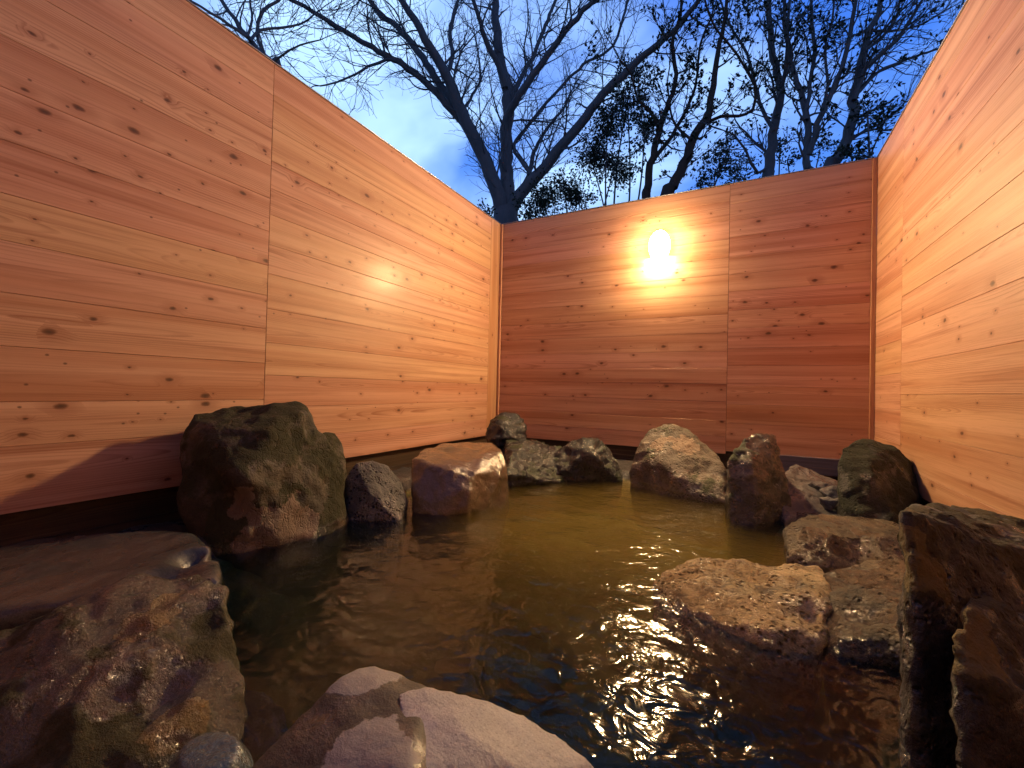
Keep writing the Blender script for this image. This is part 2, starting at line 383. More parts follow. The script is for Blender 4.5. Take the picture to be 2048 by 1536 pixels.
# big mossy boulder
build_rock('boulder', [[
    (372, 850, 1.72), (385, 822, 1.78), (450, 806, 1.86), (520, 806, 1.94), (598, 808, 1.98), (612, 826, 1.90), (660, 880, 2.0),
    (690, 925, 2.04), (692, 985, 2.0), (660, 1068, 1.82),
    (365, 960, 1.66), (362, 1010, 1.62), (430, 1112, 1.56), (500, 1110, 1.60), (560, 1098, 1.66),
    (420, 850, 1.68), (540, 862, 1.72), (480, 960, 1.56), (620, 985, 1.78),
    (400, 930, 2.05), (560, 900, 2.3), (640, 930, 2.35)]],
    M_MOSSY, 'big dark mossy boulder leaning on the left cedar wall', dents=[(P(520, 805, 1.95), 0.09, 0.02), (P(450, 1010, 1.58), 0.12, 0.03)], seed=1, disp=0.028, smooth=7, patches=[(P(560, 1050, 1.70), 0.16), (P(520, 1075, 1.63), 0.13), (P(600, 1050, 1.75), 0.12), (P(470, 1010, 1.57), 0.10)])
build_rock('boulder', [[
    (630, 880, 2.25), (650, 862, 2.35), (672, 862, 2.4), (688, 885, 2.38), (693, 930, 2.30), (690, 985, 2.2), (600, 1000, 2.2), (610, 900, 2.4), (680, 960, 2.5)]],
    M_MOSSY, 'small brown rock shoulder behind the right edge of the big mossy boulder', seed=2, disp=0.012, smooth=5)
build_rock('boulder', [[
    (690, 960, 2.10), (712, 928, 2.14), (745, 918, 2.18), (778, 928, 2.2), (800, 960, 2.2), (815, 1000, 2.14), (812, 1028, 2.09), (690, 1034, 2.03),
    (700, 1046, 2.0), (800, 1046, 2.0), (740, 985, 2.02), (745, 940, 2.45), (800, 990, 2.4)]],
    M_PITTED, 'dark pitted cone shaped rock between the mossy boulder and the flat topped stone', seed=3, disp=0.014, smooth=5)
build_rock('boulder', [[
    (824, 918, 2.32), (845, 900, 2.5), (880, 888, 2.68), (935, 882, 2.80), (985, 885, 2.74), (1004, 900, 2.55), (1018, 935, 2.47), (1020, 955, 2.44), (1010, 1000, 2.39), (985, 1008, 2.34),
    (942, 951, 2.22), (902, 941, 2.225), (865, 928, 2.27), (975, 930, 2.37), (826, 1020, 2.15), (824, 975, 2.20), (870, 1030, 2.11), (935, 1024, 2.16)]],
    M_SMOOTHTAN, 'smooth brown stone with a wet flat top and chipped front edge', dents=[(P(925, 915, 2.45), 0.16, 0.010), (P(940, 945, 2.24), 0.035, 0.010)], seed=4, disp=0.013, freq=5.0, fine=0.002, smooth=3)
# corner stones
build_rock('boulder', [[
    (976, 855, 3.45), (985, 838, 3.5), (1010, 826, 3.55), (1036, 824, 3.6), (1046, 840, 3.55), (1050, 868, 3.5), (1058, 900, 3.4), (970, 900, 3.35), (1000, 850, 3.35), (985, 850, 3.75), (1040, 850, 3.8)]],
    M_DARK, 'small blue black rock in the back left corner where spring water runs down', seed=5, disp=0.02, freq=8, smooth=4, strata=0.012)
build_rock('boulder', [[
    (1010, 880, 3.35), (1070, 880, 3.35), (1105, 892, 3.3), (1150, 905, 3.25), (1010, 945, 2.75), (1075, 958, 2.85), (1130, 965, 2.95), (1025, 905, 3.0), (1090, 900, 3.5)]],
    M_DARK, 'low rippled wet slab sloping into the pool below the corner rock', seed=6, disp=0.02, freq=9, fine=0.007, smooth=4, strata=0.008)
build_rock('boulder', [[
    (1105, 905, 3.15), (1135, 885, 3.15), (1165, 873, 3.12), (1195, 878, 3.15), (1220, 898, 3.15), (1238, 940, 3.1), (1245, 965, 3.02), (1100, 960, 2.98), (1175, 900, 3.0), (1160, 890, 3.5), (1220, 920, 3.5)]],
    M_DARK, 'low pointed grey rock under the back wall left of the wall lamp', seed=7, disp=0.02, freq=7, smooth=4)
build_rock('boulder', [[
    (1262, 935, 2.9), (1275, 890, 2.95), (1300, 857, 3.0), (1335, 845, 3.02), (1372, 855, 3.0), (1405, 895, 2.9), (1440, 912, 2.75), (1455, 960, 2.6), (1455, 1000, 2.44), (1380, 988, 2.55), (1290, 970, 2.8), (1258, 965, 2.88),
    (1330, 930, 2.72), (1300, 880, 3.3), (1400, 910, 3.25)]],
    M_BROWN, 'rounded brown boulder directly below the wall lamp', dents=[(P(1400, 940, 2.65), 0.14, 0.03)], patches=[(P(1370, 900, 2.85), 0.14), (P(1320, 890, 2.9), 0.10)], seed=8, disp=0.02, smooth=5)
build_rock('boulder', [[
    (1458, 930, 2.24), (1470, 895, 2.28), (1490, 872, 2.34), (1520, 866, 2.42), (1552, 868, 2.42), (1560, 890, 2.36), (1572, 950, 2.3), (1582, 1010, 2.22), (1575, 1035, 2.16), (1450, 1000, 2.26), (1456, 1036, 2.14), (1510, 1052, 2.08),
    (1505, 930, 2.16), (1500, 890, 2.6), (1550, 920, 2.6)]],
    M_UPRIGHT, 'upright wet rock with a glittering pointed top', seed=9, disp=0.018, freq=7, fine=0.006, smooth=4)
build_rock('boulder', [[
    (1676, 925, 2.15), (1680, 895, 2.2), (1710, 880, 2.26), (1750, 875, 2.3), (1790, 890, 2.28), (1825, 925, 2.22), (1842, 970, 2.15), (1848, 1030, 2.05), (1680, 985, 2.15), (1690, 1010, 2.05), (1730, 1035, 1.95), (1790, 1050, 1.9),
    (1740, 930, 2.08), (1720, 900, 2.6), (1800, 940, 2.5)]],
    M_GREENROUND, 'green black round boulder in the back right corner', seed=10, disp=0.016, smooth=5)
build_rock('mortar_slope', [[
    (1560, 950, 2.5), (1590, 930, 2.7), (1640, 955, 2.6), (1650, 1000, 2.4), (1660, 1030, 2.15), (1570, 1040, 2.1), (1555, 1000, 2.25), (1700, 1030, 2.2), (1720, 1000, 2.5), (1700, 970, 2.7)]],
    M_MORTAR, 'grey mortar slope between the upright rock and the round corner boulder', 'mortar', seed=11, disp=0.018, smooth=5, fine=0.006)
for i, (px, py, D, w, h_, lab) in enumerate([
        (1636, 972, 2.42, 0.055, 0.030, 'dark oval cobble on the mortar, farthest of the little cobbles'),
        (1668, 988, 2.30, 0.070, 0.045, 'round pale cobble in the middle of the mortar slope'),
        (1690, 1003, 2.22, 0.085, 0.045, 'angular broken cobble touching the round corner boulder'),
        (1656, 1008, 2.2, 0.05, 0.04, 'smallest cobble, nearest the water on the mortar slope')]):
    c = P(px, py, D)
    random.seed(40 + i)
    pts = [c + Vector((math.cos(a) * w * random.uniform(.7, 1.1), math.sin(a) * w * .8, random.uniform(-1, 1) * h_)) for a in [k * 0.7 for k in range(9)]] + [c + Vector((0, 0, h_)), c - Vector((0, 0, h_ * 1.6))]
    build_rock('cobble', [pts], M_GRAVEL, lab, 'cobble', group='little cobbles set in the mortar', vox=0.005, smooth=4, disp=0.006, freq=14, fine=0.002, deep=None, seed=20 + i)
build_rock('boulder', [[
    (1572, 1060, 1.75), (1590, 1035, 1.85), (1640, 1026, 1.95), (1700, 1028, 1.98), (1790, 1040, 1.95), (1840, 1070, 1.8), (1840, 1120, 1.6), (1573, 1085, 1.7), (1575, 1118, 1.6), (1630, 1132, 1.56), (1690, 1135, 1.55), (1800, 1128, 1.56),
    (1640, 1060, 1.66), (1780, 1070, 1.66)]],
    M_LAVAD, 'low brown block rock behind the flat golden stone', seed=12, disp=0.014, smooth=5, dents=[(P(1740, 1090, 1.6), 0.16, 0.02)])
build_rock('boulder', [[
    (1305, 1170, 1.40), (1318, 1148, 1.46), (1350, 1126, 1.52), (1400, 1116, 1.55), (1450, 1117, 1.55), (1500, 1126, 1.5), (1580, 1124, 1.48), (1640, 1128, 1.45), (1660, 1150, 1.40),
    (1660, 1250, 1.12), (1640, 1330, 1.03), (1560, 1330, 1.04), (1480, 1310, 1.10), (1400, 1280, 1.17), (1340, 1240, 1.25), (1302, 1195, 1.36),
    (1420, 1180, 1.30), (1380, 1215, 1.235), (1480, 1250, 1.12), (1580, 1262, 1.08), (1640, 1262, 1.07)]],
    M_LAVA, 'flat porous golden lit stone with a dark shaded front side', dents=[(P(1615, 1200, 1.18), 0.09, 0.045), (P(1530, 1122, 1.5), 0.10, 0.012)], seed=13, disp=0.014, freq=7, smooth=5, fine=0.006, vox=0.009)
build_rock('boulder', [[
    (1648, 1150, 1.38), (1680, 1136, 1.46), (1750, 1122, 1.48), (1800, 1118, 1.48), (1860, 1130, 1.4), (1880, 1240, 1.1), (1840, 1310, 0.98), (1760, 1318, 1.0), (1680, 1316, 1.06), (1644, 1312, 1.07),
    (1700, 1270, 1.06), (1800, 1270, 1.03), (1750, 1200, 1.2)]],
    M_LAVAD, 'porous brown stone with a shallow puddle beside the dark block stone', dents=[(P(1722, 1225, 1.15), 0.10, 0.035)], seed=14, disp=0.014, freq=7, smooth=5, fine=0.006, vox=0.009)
# dark block at the right foreground
build_rock('boulder', [[
    (1803, 1016, 0.90), (1812, 1030, 0.80), (1835, 1170, 0.74), (1880, 1165, 0.80), (1905, 1010, 1.22), (1870, 1014, 1.15), (1960, 1030, 1.26), (2060, 1048, 1.2), (2160, 1120, 1.0), (2160, 1250, .84),
    (1806, 1300, 0.86), (1818, 1560, 0.72), (1850, 1560, 0.70), (2150, 1560, 0.78)],
    [(1925, 1200, 0.66), (1905, 1290, 0.60), (1960, 1180, 0.74), (2060, 1230, 0.72), (2150, 1300, 0.70), (2150, 1600, 0.56), (1915, 1640, 0.53), (1960, 1370, 0.56), (2100, 1400, 0.58), (1940, 1560, 0.62), (2120, 1560, 0.7)]],
    M_BLOCK, 'large dark block stone with mossy edges against the right wall', seed=15, disp=0.016, freq=7, smooth=4, fine=0.006, vox=0.009, dents=[(P(1900, 1090, 0.95), 0.10, 0.02)], patches=[(P(1806, 1030, .84), .05), (P(1812, 1075, .80), .045), (P(1838, 1135, .77), .055), (P(1862, 1165, .77), .05), (P(1925, 1205, .66), .05), (P(1918, 1250, .63), .05), (P(1930, 1295, .60), .05), (P(1985, 1310, .60), .05)])
# left foreground
build_rock('boulder', [[
    (-60, 1110, 1.25), (60, 1078, 1.38), (200, 1066, 1.45), (330, 1064, 1.42), (395, 1066, 1.34), (425, 1090, 1.24), (445, 1130, 1.10), (440, 1160, 1.02), (280, 1160, 1.02), (150, 1195, 0.98), (0, 1225, 0.93), (-120, 1250, .9), (-120, 1130, 1.2)]],
    M_SLAB, 'smooth slate grey slab with a round hollow under the left wall', 'rock', seed=16, crease=0.2, disp=0.010, freq=4, smooth=4, fine=0.0015, dents=[(P(398, 1108, 1.17), 0.075, 0.075), (P(330, 1150, 1.04), 0.09, 0.035)], deep=-0.4)
build_rock('boulder', [[
    (-90, 1330, 0.80), (0, 1262, 0.86), (110, 1210, 0.90), (210, 1170, 0.95), (300, 1146, 1.0), (400, 1140, 1.02), (446, 1160, 1.0), (456, 1195, 0.96), (474, 1270, 0.90), (486, 1360, 0.84),
    (488, 1420, 0.80), (470, 1480, 0.74), (430, 1560, 0.69), (330, 1600, 0.66), (150, 1640, .60), (-60, 1640, 0.60), (-120, 1450, .7),
    (330, 1250, 0.86), (200, 1300, 0.80), (400, 1400, 0.75), (100, 1400, .72), (280, 1480, .68)]],
    M_WETFRONT, 'large wet mottled boulder in the left foreground with glittering face', seed=17, disp=0.019, freq=6, smooth=5, fine=0.006, vox=0.009, dents=[(P(420, 1230, .9), 0.10, 0.03), (P(300, 1400, .75), 0.10, 0.025), (P(210, 1300, .82), 0.08, 0.02)], patches=[(P(290, 1250, .87), .07), (P(330, 1200, .93), .05), (P(350, 1450, .72), .06)])
# front stone: pale top and a brown stained shoulder
build_rock('boulder', [[
    (790, 1375, 0.63), (850, 1362, 0.655), (930, 1384, 0.655), (1040, 1418, 0.645), (1130, 1470, 0.62), (1190, 1522, 0.59), (1230, 1610, 0.56), (1200, 1750, 0.50),
    (830, 1560, 0.50), (860, 1700, 0.46), (795, 1440, 0.58), (960, 1480, 0.555), (1060, 1540, 0.53), (1040, 1680, 0.47)]],
    M_PALE, 'pale pink smooth stone with a fine seam at the bottom centre', seed=18, crease=0.1, disp=0.008, freq=5, smooth=5, fine=0.0012, vox=0.006, deep=-0.4)
build_rock('boulder', [[
    (680, 1362, 0.66), (715, 1338, 0.69), (750, 1330, 0.705), (800, 1344, 0.70), (860, 1372, 0.67), (640, 1392, 0.635), (590, 1440, 0.60), (540, 1490, 0.57), (480, 1570, .53), (500, 1700, 0.47), (700, 1720, 0.43), (880, 1660, 0.46),
    (840, 1440, 0.58), (740, 1420, 0.60), (700, 1500, 0.54), (820, 1540, 0.50)]],
    M_PALEBROWN, 'brown stained stone with pale patches left of the pale pink stone', seed=19, crease=0.2, patches=[(P(740, 1500, .55), .065), (P(700, 1540, .52), .06), (P(775, 1545, .51), .06), (P(760, 1345, .69), 0.07), (P(700, 1365, .66), 0.05)], disp=0.010, freq=5, smooth=5, fine=0.0015, vox=0.006, deep=-0.4)
c = P(418, 1528, 0.66)
pp = []
for k in range(14):
    a = k / 14 * 2 * math.pi
    pp.append(c + Vector((math.cos(a) * 0.075, math.sin(a) * 0.055, -0.012)))
    pp.append(c + Vector((math.cos(a) * 0.048, math.sin(a) * 0.035, 0.022)))
    pp.append(c + Vector((math.cos(a) * 0.06, math.sin(a) * 0.045, -0.07)))
build_rock('pebble', [pp], M_PEBBLE, 'smooth blue grey rounded stone wedged below the wet mottled boulder', 'pebble', vox=0.004, smooth=8, disp=0.002, fine=0.0004, deep=None, seed=30)

# ------------------------------------------------------------------ pool bed, water
def sstep(a, b, x):
    t = max(0.0, min(1.0, (x - a) / (b - a))); return t * t * (3 - 2 * t)
bankpts = [(-1.55, 0.2), (-1.62, 1.1), (-1.75, 1.5), (-1.75, 2.3), (-1.6, 2.8), (-1.2, 3.2), (-0.35, 3.1), (0.0, 2.75), (0.35, 2.3), (0.72, 1.8), (0.75, 1.0), (0.7, -0.3), (-0.3, -0.6), (-1.3, -0.6)]
def inside_dist(x, y):
    best = 1e9; ins = False
    n = len(bankpts)
    for i in range(n):
        x0, y0 = bankpts[i]; x1, y1 = bankpts[(i + 1) % n]
        dx, dy = x1 - x0, y1 - y0
        t = max(0, min(1, ((x - x0) * dx + (y - y0) * dy) / (dx * dx + dy * dy)))
        best = min(best, math.hypot(x - x0 - t * dx, y - y0 - t * dy))
        if (y0 > y) != (y1 > y) and x < (x1 - x0) * (y - y0) / (y1 - y0) + x0: ins = not ins
    return best if ins else -best
NXg, NYg = 130, 220
gv, gf = [], []
for j in range(NYg + 1):
    for i in range(NXg + 1):
        x = XL - 0.03 + (XR - XL + 0.06) * i / NXg; y = Y0 + (YB + 0.03 - Y0) * j / NYg
        dd = inside_dist(x, y)
        z = 0.045 - (0.345 - 0.10 * sstep(1.6, 2.8, y)) * sstep(-0.12, 0.16, dd)
        z += 0.022 * mnoise.fractal(Vector((x * 3, y * 3, 1.5)), 1.0, 2.0, 4) + 0.006 * mnoise.noise(Vector((x * 17, y * 17, 4)))
        gv.append((x, y, z))
for j in range(NYg):
    for i in range(NXg):
        a = j * (NXg + 1) + i
        gf.append((a, a + 1, a + NXg + 2, a + NXg + 1))
tag(mesh_obj('pool_floor', gv, gf, M_BED, smooth=True), 'amber silt floor of the pool and its stony bank', 'pool floor', kind='structure')

random.seed(5)
beds = [(905, 1330, 0.07), (960, 1345, 0.06), (1060, 1280, 0.075), (1120, 1310, 0.05), (1190, 1275, 0.07), (1010, 1390, 0.055), (1090, 1375, 0.06), (1250, 1340, 0.06)]
for i, (px, py, w) in enumerate(beds):
    ray = P(px, py, 1.0) - CAM
    c = CAM + ray * ((CAM_H + 0.27) / -ray.z)
    pts = []
    for k in range(16):
        a = random.uniform(0, 6.28); e = random.uniform(-0.6, 1)
        pts.append(c + Vector((math.cos(a) * w * random.uniform(.8, 1.3), math.sin(a) * w * random.uniform(.8, 1.2), e * w * 0.13 - 0.004)))
    build_rock('pool_stone', [pts], M_BEDSTONE, 'sunken pool stones seen dimly through the amber water', 'stone', group='stones on the pool floor', vox=0.012, smooth=5, disp=0.008, freq=9, fine=0.002, deep=None, seed=50 + i)
c = P(520, 1470, 0.86)
build_rock('boulder', [[P(470, 1372, 0.93), P(520, 1385, 0.92), P(565, 1420, 0.9), P(585, 1480, 0.86), P(560, 1540, 0.82), P(460, 1540, 0.80), P(470, 1450, 0.80)] + [P(q[0], q[1], 0.9) - Vector((0, 0, 0.25)) for q in ((470, 1400), (580, 1480), (540, 1560), (450, 1560))]],
    M_BEDSTONE, 'pale sunken rock under water right of the wet mottled boulder', seed=61, disp=0.012, smooth=5, vox=0.009, deep=None)

t = NT('spring_water')
geo = t.n('ShaderNodeNewGeometry')
pos = geo.outputs['Position']
n1 = t.noise(t.vm('MULTIPLY', pos, (0.8, 1.1, 1.0)), 6.0, 1, 0.4, 0.5)
n2 = t.noise(t.vm('MULTIPLY', pos, (1.0, 1.15, 1.0)), 16.0, 2, 0.5, 1.0)
hgt = t.m('ADD', t.m('MULTIPLY', n1, 1.25), t.m('MULTIPLY', n2, 0.56))
nb = t.bump(hgt, 1.0, 0.0115)
fr = t.n('ShaderNodeFresnel'); t.put(fr.inputs['IOR'], 1.33); t.put(fr.inputs['Normal'], nb)
gl = t.n('ShaderNodeBsdfGlossy'); t.put(gl.inputs['Roughness'], 0.095); t.put(gl.inputs['Normal'], nb); t.put(gl.inputs['Color'], (1, 1, 1))
tr = t.n('ShaderNodeBsdfTransparent')
mx = t.n('ShaderNodeMixShader')
t.t.links.new(fr.outputs[0], mx.inputs[0]); t.t.links.new(tr.outputs[0], mx.inputs[1]); t.t.links.new(gl.outputs[0], mx.inputs[2])
t.t.links.new(mx.outputs[0], t.out.inputs['Surface'])
va = t.n('ShaderNodeVolumeAbsorption'); t.put(va.inputs['Color'], (0.60, 0.48, 0.03)); t.put(va.inputs['Density'], 2.7)
vs = t.n('ShaderNodeVolumeScatter'); t.put(vs.inputs['Color'], (0.88, 0.58, 0.13)); t.put(vs.inputs['Density'], 1.5)
av = t.n('ShaderNodeAddShader'); t.t.links.new(va.outputs[0], av.inputs[0]); t.t.links.new(vs.outputs[0], av.inputs[1])
t.t.links.new(av.outputs[0], t.out.inputs['Volume'])
M_WATER = t.mat
wv, wf = box_vf(XL - 0.02, XR + 0.02, Y0, YB + 0.02, -0.75, 0.0)
tag(mesh_obj('pool_water', wv, wf, M_WATER), 'still amber hot spring water with lamp glints', 'water', kind='structure')

# ------------------------------------------------------------------ cedar walls
seedc = [0.0]
def boards(name, parent, axis, plane, outdir, a0, a1, z0, z1, mat, heights=(0.125, 0.165), thick=0.024, knots=1.0, tones=None, seed=1, vertical=False, gap=0.0010, proud=0.0, split=None):
    """a panel of horizontal boards as ONE mesh. axis 'x' or 'y': running direction; plane: coordinate of the face; outdir: sign of the face normal along the other axis"""
    rnd = random.Random(seed)
    verts, faces, bd, tn, kn = [], [], [], [], []
    L0, L1 = (a0, a1)
    lo, hi = (z0, z1)
    if vertical: lo, hi, L0, L1 = a0, a1, z0, z1
    zs = [hi]
    while zs[-1] > lo + 0.09:
        nx = zs[-1] - rnd.uniform(*heights)
        if nx < lo + 0.07: nx = lo
        zs.append(nx)
    if zs[-1] > lo: zs[-1] = lo
    if split: zs = split
    for k in range(len(zs) - 1):
        zt, zb = zs[k] - gap / 2, zs[k + 1] + gap / 2
        seedc[0] += 1.0
        sd = seedc[0] * 1.37 + rnd.random()
        fz = rnd.uniform(-0.0005, 0.0005) + proud
        tone = rnd.random() if tones is None else tones[k % len(tones)]
        kk = rnd.choice([0.4, 0.8, 1.0, 1.6, 1.9]) * knots
        ch = 0.0014
        tl1, tl2 = rnd.uniform(-.0012, .0012), rnd.uniform(-.0012, .0012)
        b = len(verts)
        # cross-section (height, outwards): chamfered front
        sec = [(zb, -thick), (zb, fz - ch), (zb + ch, fz), (zt - ch, fz), (zt, fz - ch), (zt, -thick)]
        for e, s_ in enumerate((L0, L1)):
            for (zz, oo) in sec:
                zz2 = zz + (tl1 if e == 0 else tl2) * (0 if zz in (sec[0][0],) else 0)
                o_ = plane + outdir * oo
                if not vertical: p = (s_, o_, zz2) if axis == 'x' else (o_, s_, zz2)
                else: p = (zz2, o_, s_) if axis == 'x' else (o_, zz2, s_)
                verts.append(p)
                bd.append((s_, zz - (zt + zb) / 2, sd)); tn.append(tone); kn.append(kk)
        for q in range(6):
            q2 = (q + 1) % 6
            faces.append((b + q, b + q2, b + 6 + q2, b + 6 + q))
        faces.append(tuple(b + q for q in range(6))); faces.append(tuple(b + 6 + q for q in reversed(range(6))))
    o = mesh_obj(name, verts, faces, mat, parent)
    bm = bmesh.new(); bm.from_mesh(o.data); bmesh.ops.recalc_face_normals(bm, faces=bm.faces); bm.to_mesh(o.data); bm.free()
    at = o.data.attributes.new('board', 'FLOAT_VECTOR', 'POINT'); at.data.foreach_set('vector', [c for v in bd for c in v])
    at = o.data.attributes.new('tone', 'FLOAT', 'POINT'); at.data.foreach_set('value', tn)
    at = o.data.attributes.new('knots', 'FLOAT', 'POINT'); at.data.foreach_set('value', kn)
    return o

def plain_box(name, parent, b, mat):
    v, f = box_vf(*b)
    o = mesh_obj(name, v, f, mat, parent)
    md = o.modifiers.new('bevel', 'BEVEL'); md.width = 0.002; md.segments = 2
    return o

T = 0.024
SL = 1.335           # seam of the left wall
wl = empty('cedar_wall', (XL, 1.2, 0), 'left cedar board wall, the longest and knottiest, with a seam in the middle', 'wall', kind='thing')
boards('board_panel', wl, 'y', XL, 1, Y0, SL - 0.0015, ZB, ZT, M_WOOD, (0.14, 0.19), knots=2.0, seed=11, tones=[.35, .5, .3, .5, .42, .62, .35, .55, .3, .95, .35, .55, .5])
boards('board_panel', wl, 'y', XL, 1, SL + 0.0015, 3.478, ZB + 0.004, ZT, M_WOOD, (0.13, 0.185), knots=1.0, seed=12, tones=[.35, .2, .25, .5, .4, .35, .3, .6, .45, .3, .85, .3, .5, .45])
boards('corner_board', wl, 'y', XL, 1, 3.480, YB - 0.002, ZB + 0.006, ZT, M_WOOD, (0.3, 0.31), knots=0.6, seed=13, vertical=True, tones=[.62])
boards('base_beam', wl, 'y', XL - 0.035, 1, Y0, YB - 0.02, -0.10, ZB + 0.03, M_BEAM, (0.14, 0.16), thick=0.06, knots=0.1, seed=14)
plain_box('top_cap', wl, (XL - 0.075, XL + 0.006, Y0, YB + 0.085, ZT + 0.001, ZT + 0.006), M_FLASH)
plain_box('backing', wl, (XL - 0.07, XL - T - 0.003, Y0, YB + 0.08, ZB + 0.032, ZT - 0.002), M_BEAM)

SB = -0.092
wb = empty('cedar_wall', ((XL + XR) / 2, YB, 0), 'back cedar board wall that carries the glowing lamp', 'wall', kind='thing')
boards('board_panel', wb, 'x', YB, -1, XL + 0.004, SB - 0.0012, ZB - 0.01, ZT, M_WOOD, (0.12, 0.16), knots=0.5, seed=21, tones=[.15, .3, .2, .45, .15, .25, .4, .3, .5, .2, .6, .4, .25, .3, .2])
boards('board_panel', wb, 'x', YB, -1, SB + 0.0012, XR - 0.028, ZB + 0.012, ZT + 0.002, M_WOOD, (0.125, 0.155), knots=1.3, seed=22, tones=[.2, .2, .25, .7, .15, .3, .4, .25, .35, .8, .3, .25, .4, .35])
boards('corner_batten', wb, 'y', XL + 0.024, 1, YB - 0.026, YB - 0.003, ZB + 0.002, ZT - 0.003, M_WOOD, (0.03, 0.031), thick=0.022, knots=0, seed=23, vertical=True, tones=[.7], split=[YB - 0.003, YB - 0.027])
boards('corner_batten', wb, 'x', YB, -1, XR - 0.027, XR - 0.002, ZB + 0.002, ZT + 0.001, M_WOOD, (0.03, 0.031), knots=0, seed=24, vertical=True, tones=[.75], proud=0.016, split=[XR - 0.002, XR - 0.027])
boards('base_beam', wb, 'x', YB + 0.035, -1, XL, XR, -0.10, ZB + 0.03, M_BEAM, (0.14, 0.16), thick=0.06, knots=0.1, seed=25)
boards('wet_sill_board', wb, 'x', YB - 0.05, -1, 0.20, XR - 0.004, 0.085, 0.20, M_BEAMB, (0.055, 0.06), thick=0.05, knots=0, seed=26)
plain_box('top_cap', wb, (XL - 0.005, XR + 0.06, YB - 0.005, YB + 0.08, ZT + 0.0035, ZT + 0.0085), M_FLASH)
plain_box('backing', wb, (XL, XR, YB + T + 0.003, YB + 0.07, ZB + 0.032, ZT - 0.002), M_BEAM)

SR = 3.135
wr = empty('cedar_wall', (XR, 1.2, 0), 'right cedar board wall with wide pale boards and a narrow corner panel', 'wall', kind='thing')
boards('board_panel', wr, 'y', XR, -1, Y0, SR - 0.001, ZB - 0.04, ZT + 0.004, M_WOOD, (0.16, 0.215), knots=0.75, seed=31, tones=[.45, .3, .35, .3, .42, .25, .4, .35, .5, .45, .4])
boards('corner_panel', wr, 'y', XR, -1, SR + 0.001, YB - 0.002, ZB - 0.04, ZT + 0.003, M_WOOD, (0.16, 0.215), knots=0.5, seed=32, tones=[.55, .5, .45, .5, .6, .35, .55, .45, .5, .6, .5])
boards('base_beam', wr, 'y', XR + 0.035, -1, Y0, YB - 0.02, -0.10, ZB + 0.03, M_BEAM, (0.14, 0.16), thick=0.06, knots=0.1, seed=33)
plain_box('top_cap', wr, (XR - 0.006, XR + 0.075, Y0, YB - 0.008, ZT + 0.006, ZT + 0.011), M_FLASH)
plain_box('backing', wr, (XR + T + 0.003, XR + 0.07, Y0, YB, ZB + 0.032, ZT - 0.002), M_BEAM)

YF = -1.2  # unseen wall, added to bounce warm light onto the back wall
wf_ = empty('cedar_wall', ((XL + XR) / 2, YF, 0), 'unseen cedar board wall added behind the viewer to bounce light', 'wall', kind='thing')
boards('board_panel', wf_, 'x', YF, 1, XL + 0.004, XR - 0.004, ZB - 0.04, ZT, M_WOOD, (0.14, 0.18), knots=1.0, seed=41)
boards('base_beam', wf_, 'x', YF - 0.035, 1, XL, XR, -0.10, ZB + 0.03, M_BEAM, (0.14, 0.16), thick=0.06, knots=0.1, seed=42)
plain_box('top_cap', wf_, (XL + 0.008, XR - 0.008, YF - 0.075, YF + 0.006, ZT + 0.0035, ZT + 0.0085), M_FLASH)

# ------------------------------------------------------------------ wall lamp
LX, LZ = -0.600, 1.815
lamp = empty('wall_lamp', (LX, YB, LZ), 'glowing oval lamp mounted high on the back cedar wall', 'lamp', kind='thing')
def lathe(prof, cx, cy, segs=32):
    v, f = [], []
    for (r_, z) in prof:
        for k in range(segs):
            a = 2 * math.pi * k / segs
            v.append((cx + r_ * math.cos(a), cy + r_ * math.sin(a), z))
    for i in range(len(prof) - 1):
        for k in range(segs):
            k2 = (k + 1) % segs
            f.append((i * segs + k, i * segs + k2, (i + 1) * segs + k2, (i + 1) * segs + k))
    f.append(tuple(reversed(range(segs)))); f.append(tuple((len(prof) - 1) * segs + k for k in range(segs)))
    return v, f
LYG = YB - 0.008
t = NT('lit_opal_glass')
gx, gn, gz = t.sep(t.n('ShaderNodeNewGeometry').outputs['True Normal'])
em = t.n('ShaderNodeEmission'); t.put(em.inputs['Color'], (1.0, 0.65, 0.31))
# the bulb sits behind the middle of the opal glass: its front glows strongest
fr_ = t.ramp(t.m('MULTIPLY', gn, -1.0), [(0.0, 0.012), (0.40, 0.03), (0.85, 0.75), (1.0, 1.0)])
t.put(em.inputs['Strength'], t.m('MULTIPLY', 900.0, t.m('ADD', fr_, t.m('MULTIPLY', t.m('LESS_THAN', gz, -0.98), 1.2))))
t.t.links.new(em.outputs[0], t.out.inputs['Surface'])
def dome(rx, rz, ry, x, y, z, nu=40, nv=12):
    v, f = [], []
    for j in range(nv + 1):
        a = math.pi / 2 * j / nv
        for k in range(nu):
            w_ = 2 * math.pi * k / nu
            v.append((x + rx * math.cos(a) * math.cos(w_), y - ry * math.sin(a), z + rz * math.cos(a) * math.sin(w_)))
    for j in range(nv):
        for k in range(nu):
            k2 = (k + 1) % nu
            f.append((j * nu + k, j * nu + k2, (j + 1) * nu + k2, (j + 1) * nu + k))
    return v, f
v, f = dome(0.084, 0.125, 0.076, LX, LYG, LZ)
v = [(x, y, max(z, LZ - 0.085)) for (x, y, z) in v]     # flat open bottom that throws light down the wall
mesh_obj('glass_shade', v, f, t.mat, lamp, smooth=True)
v, f = box_vf(LX - 0.045, LX + 0.045, YB - 0.0075, YB - 0.001, LZ - 0.075, LZ + 0.085)
mesh_obj('mounting_plate', v, f, M_LAMPM, lamp)

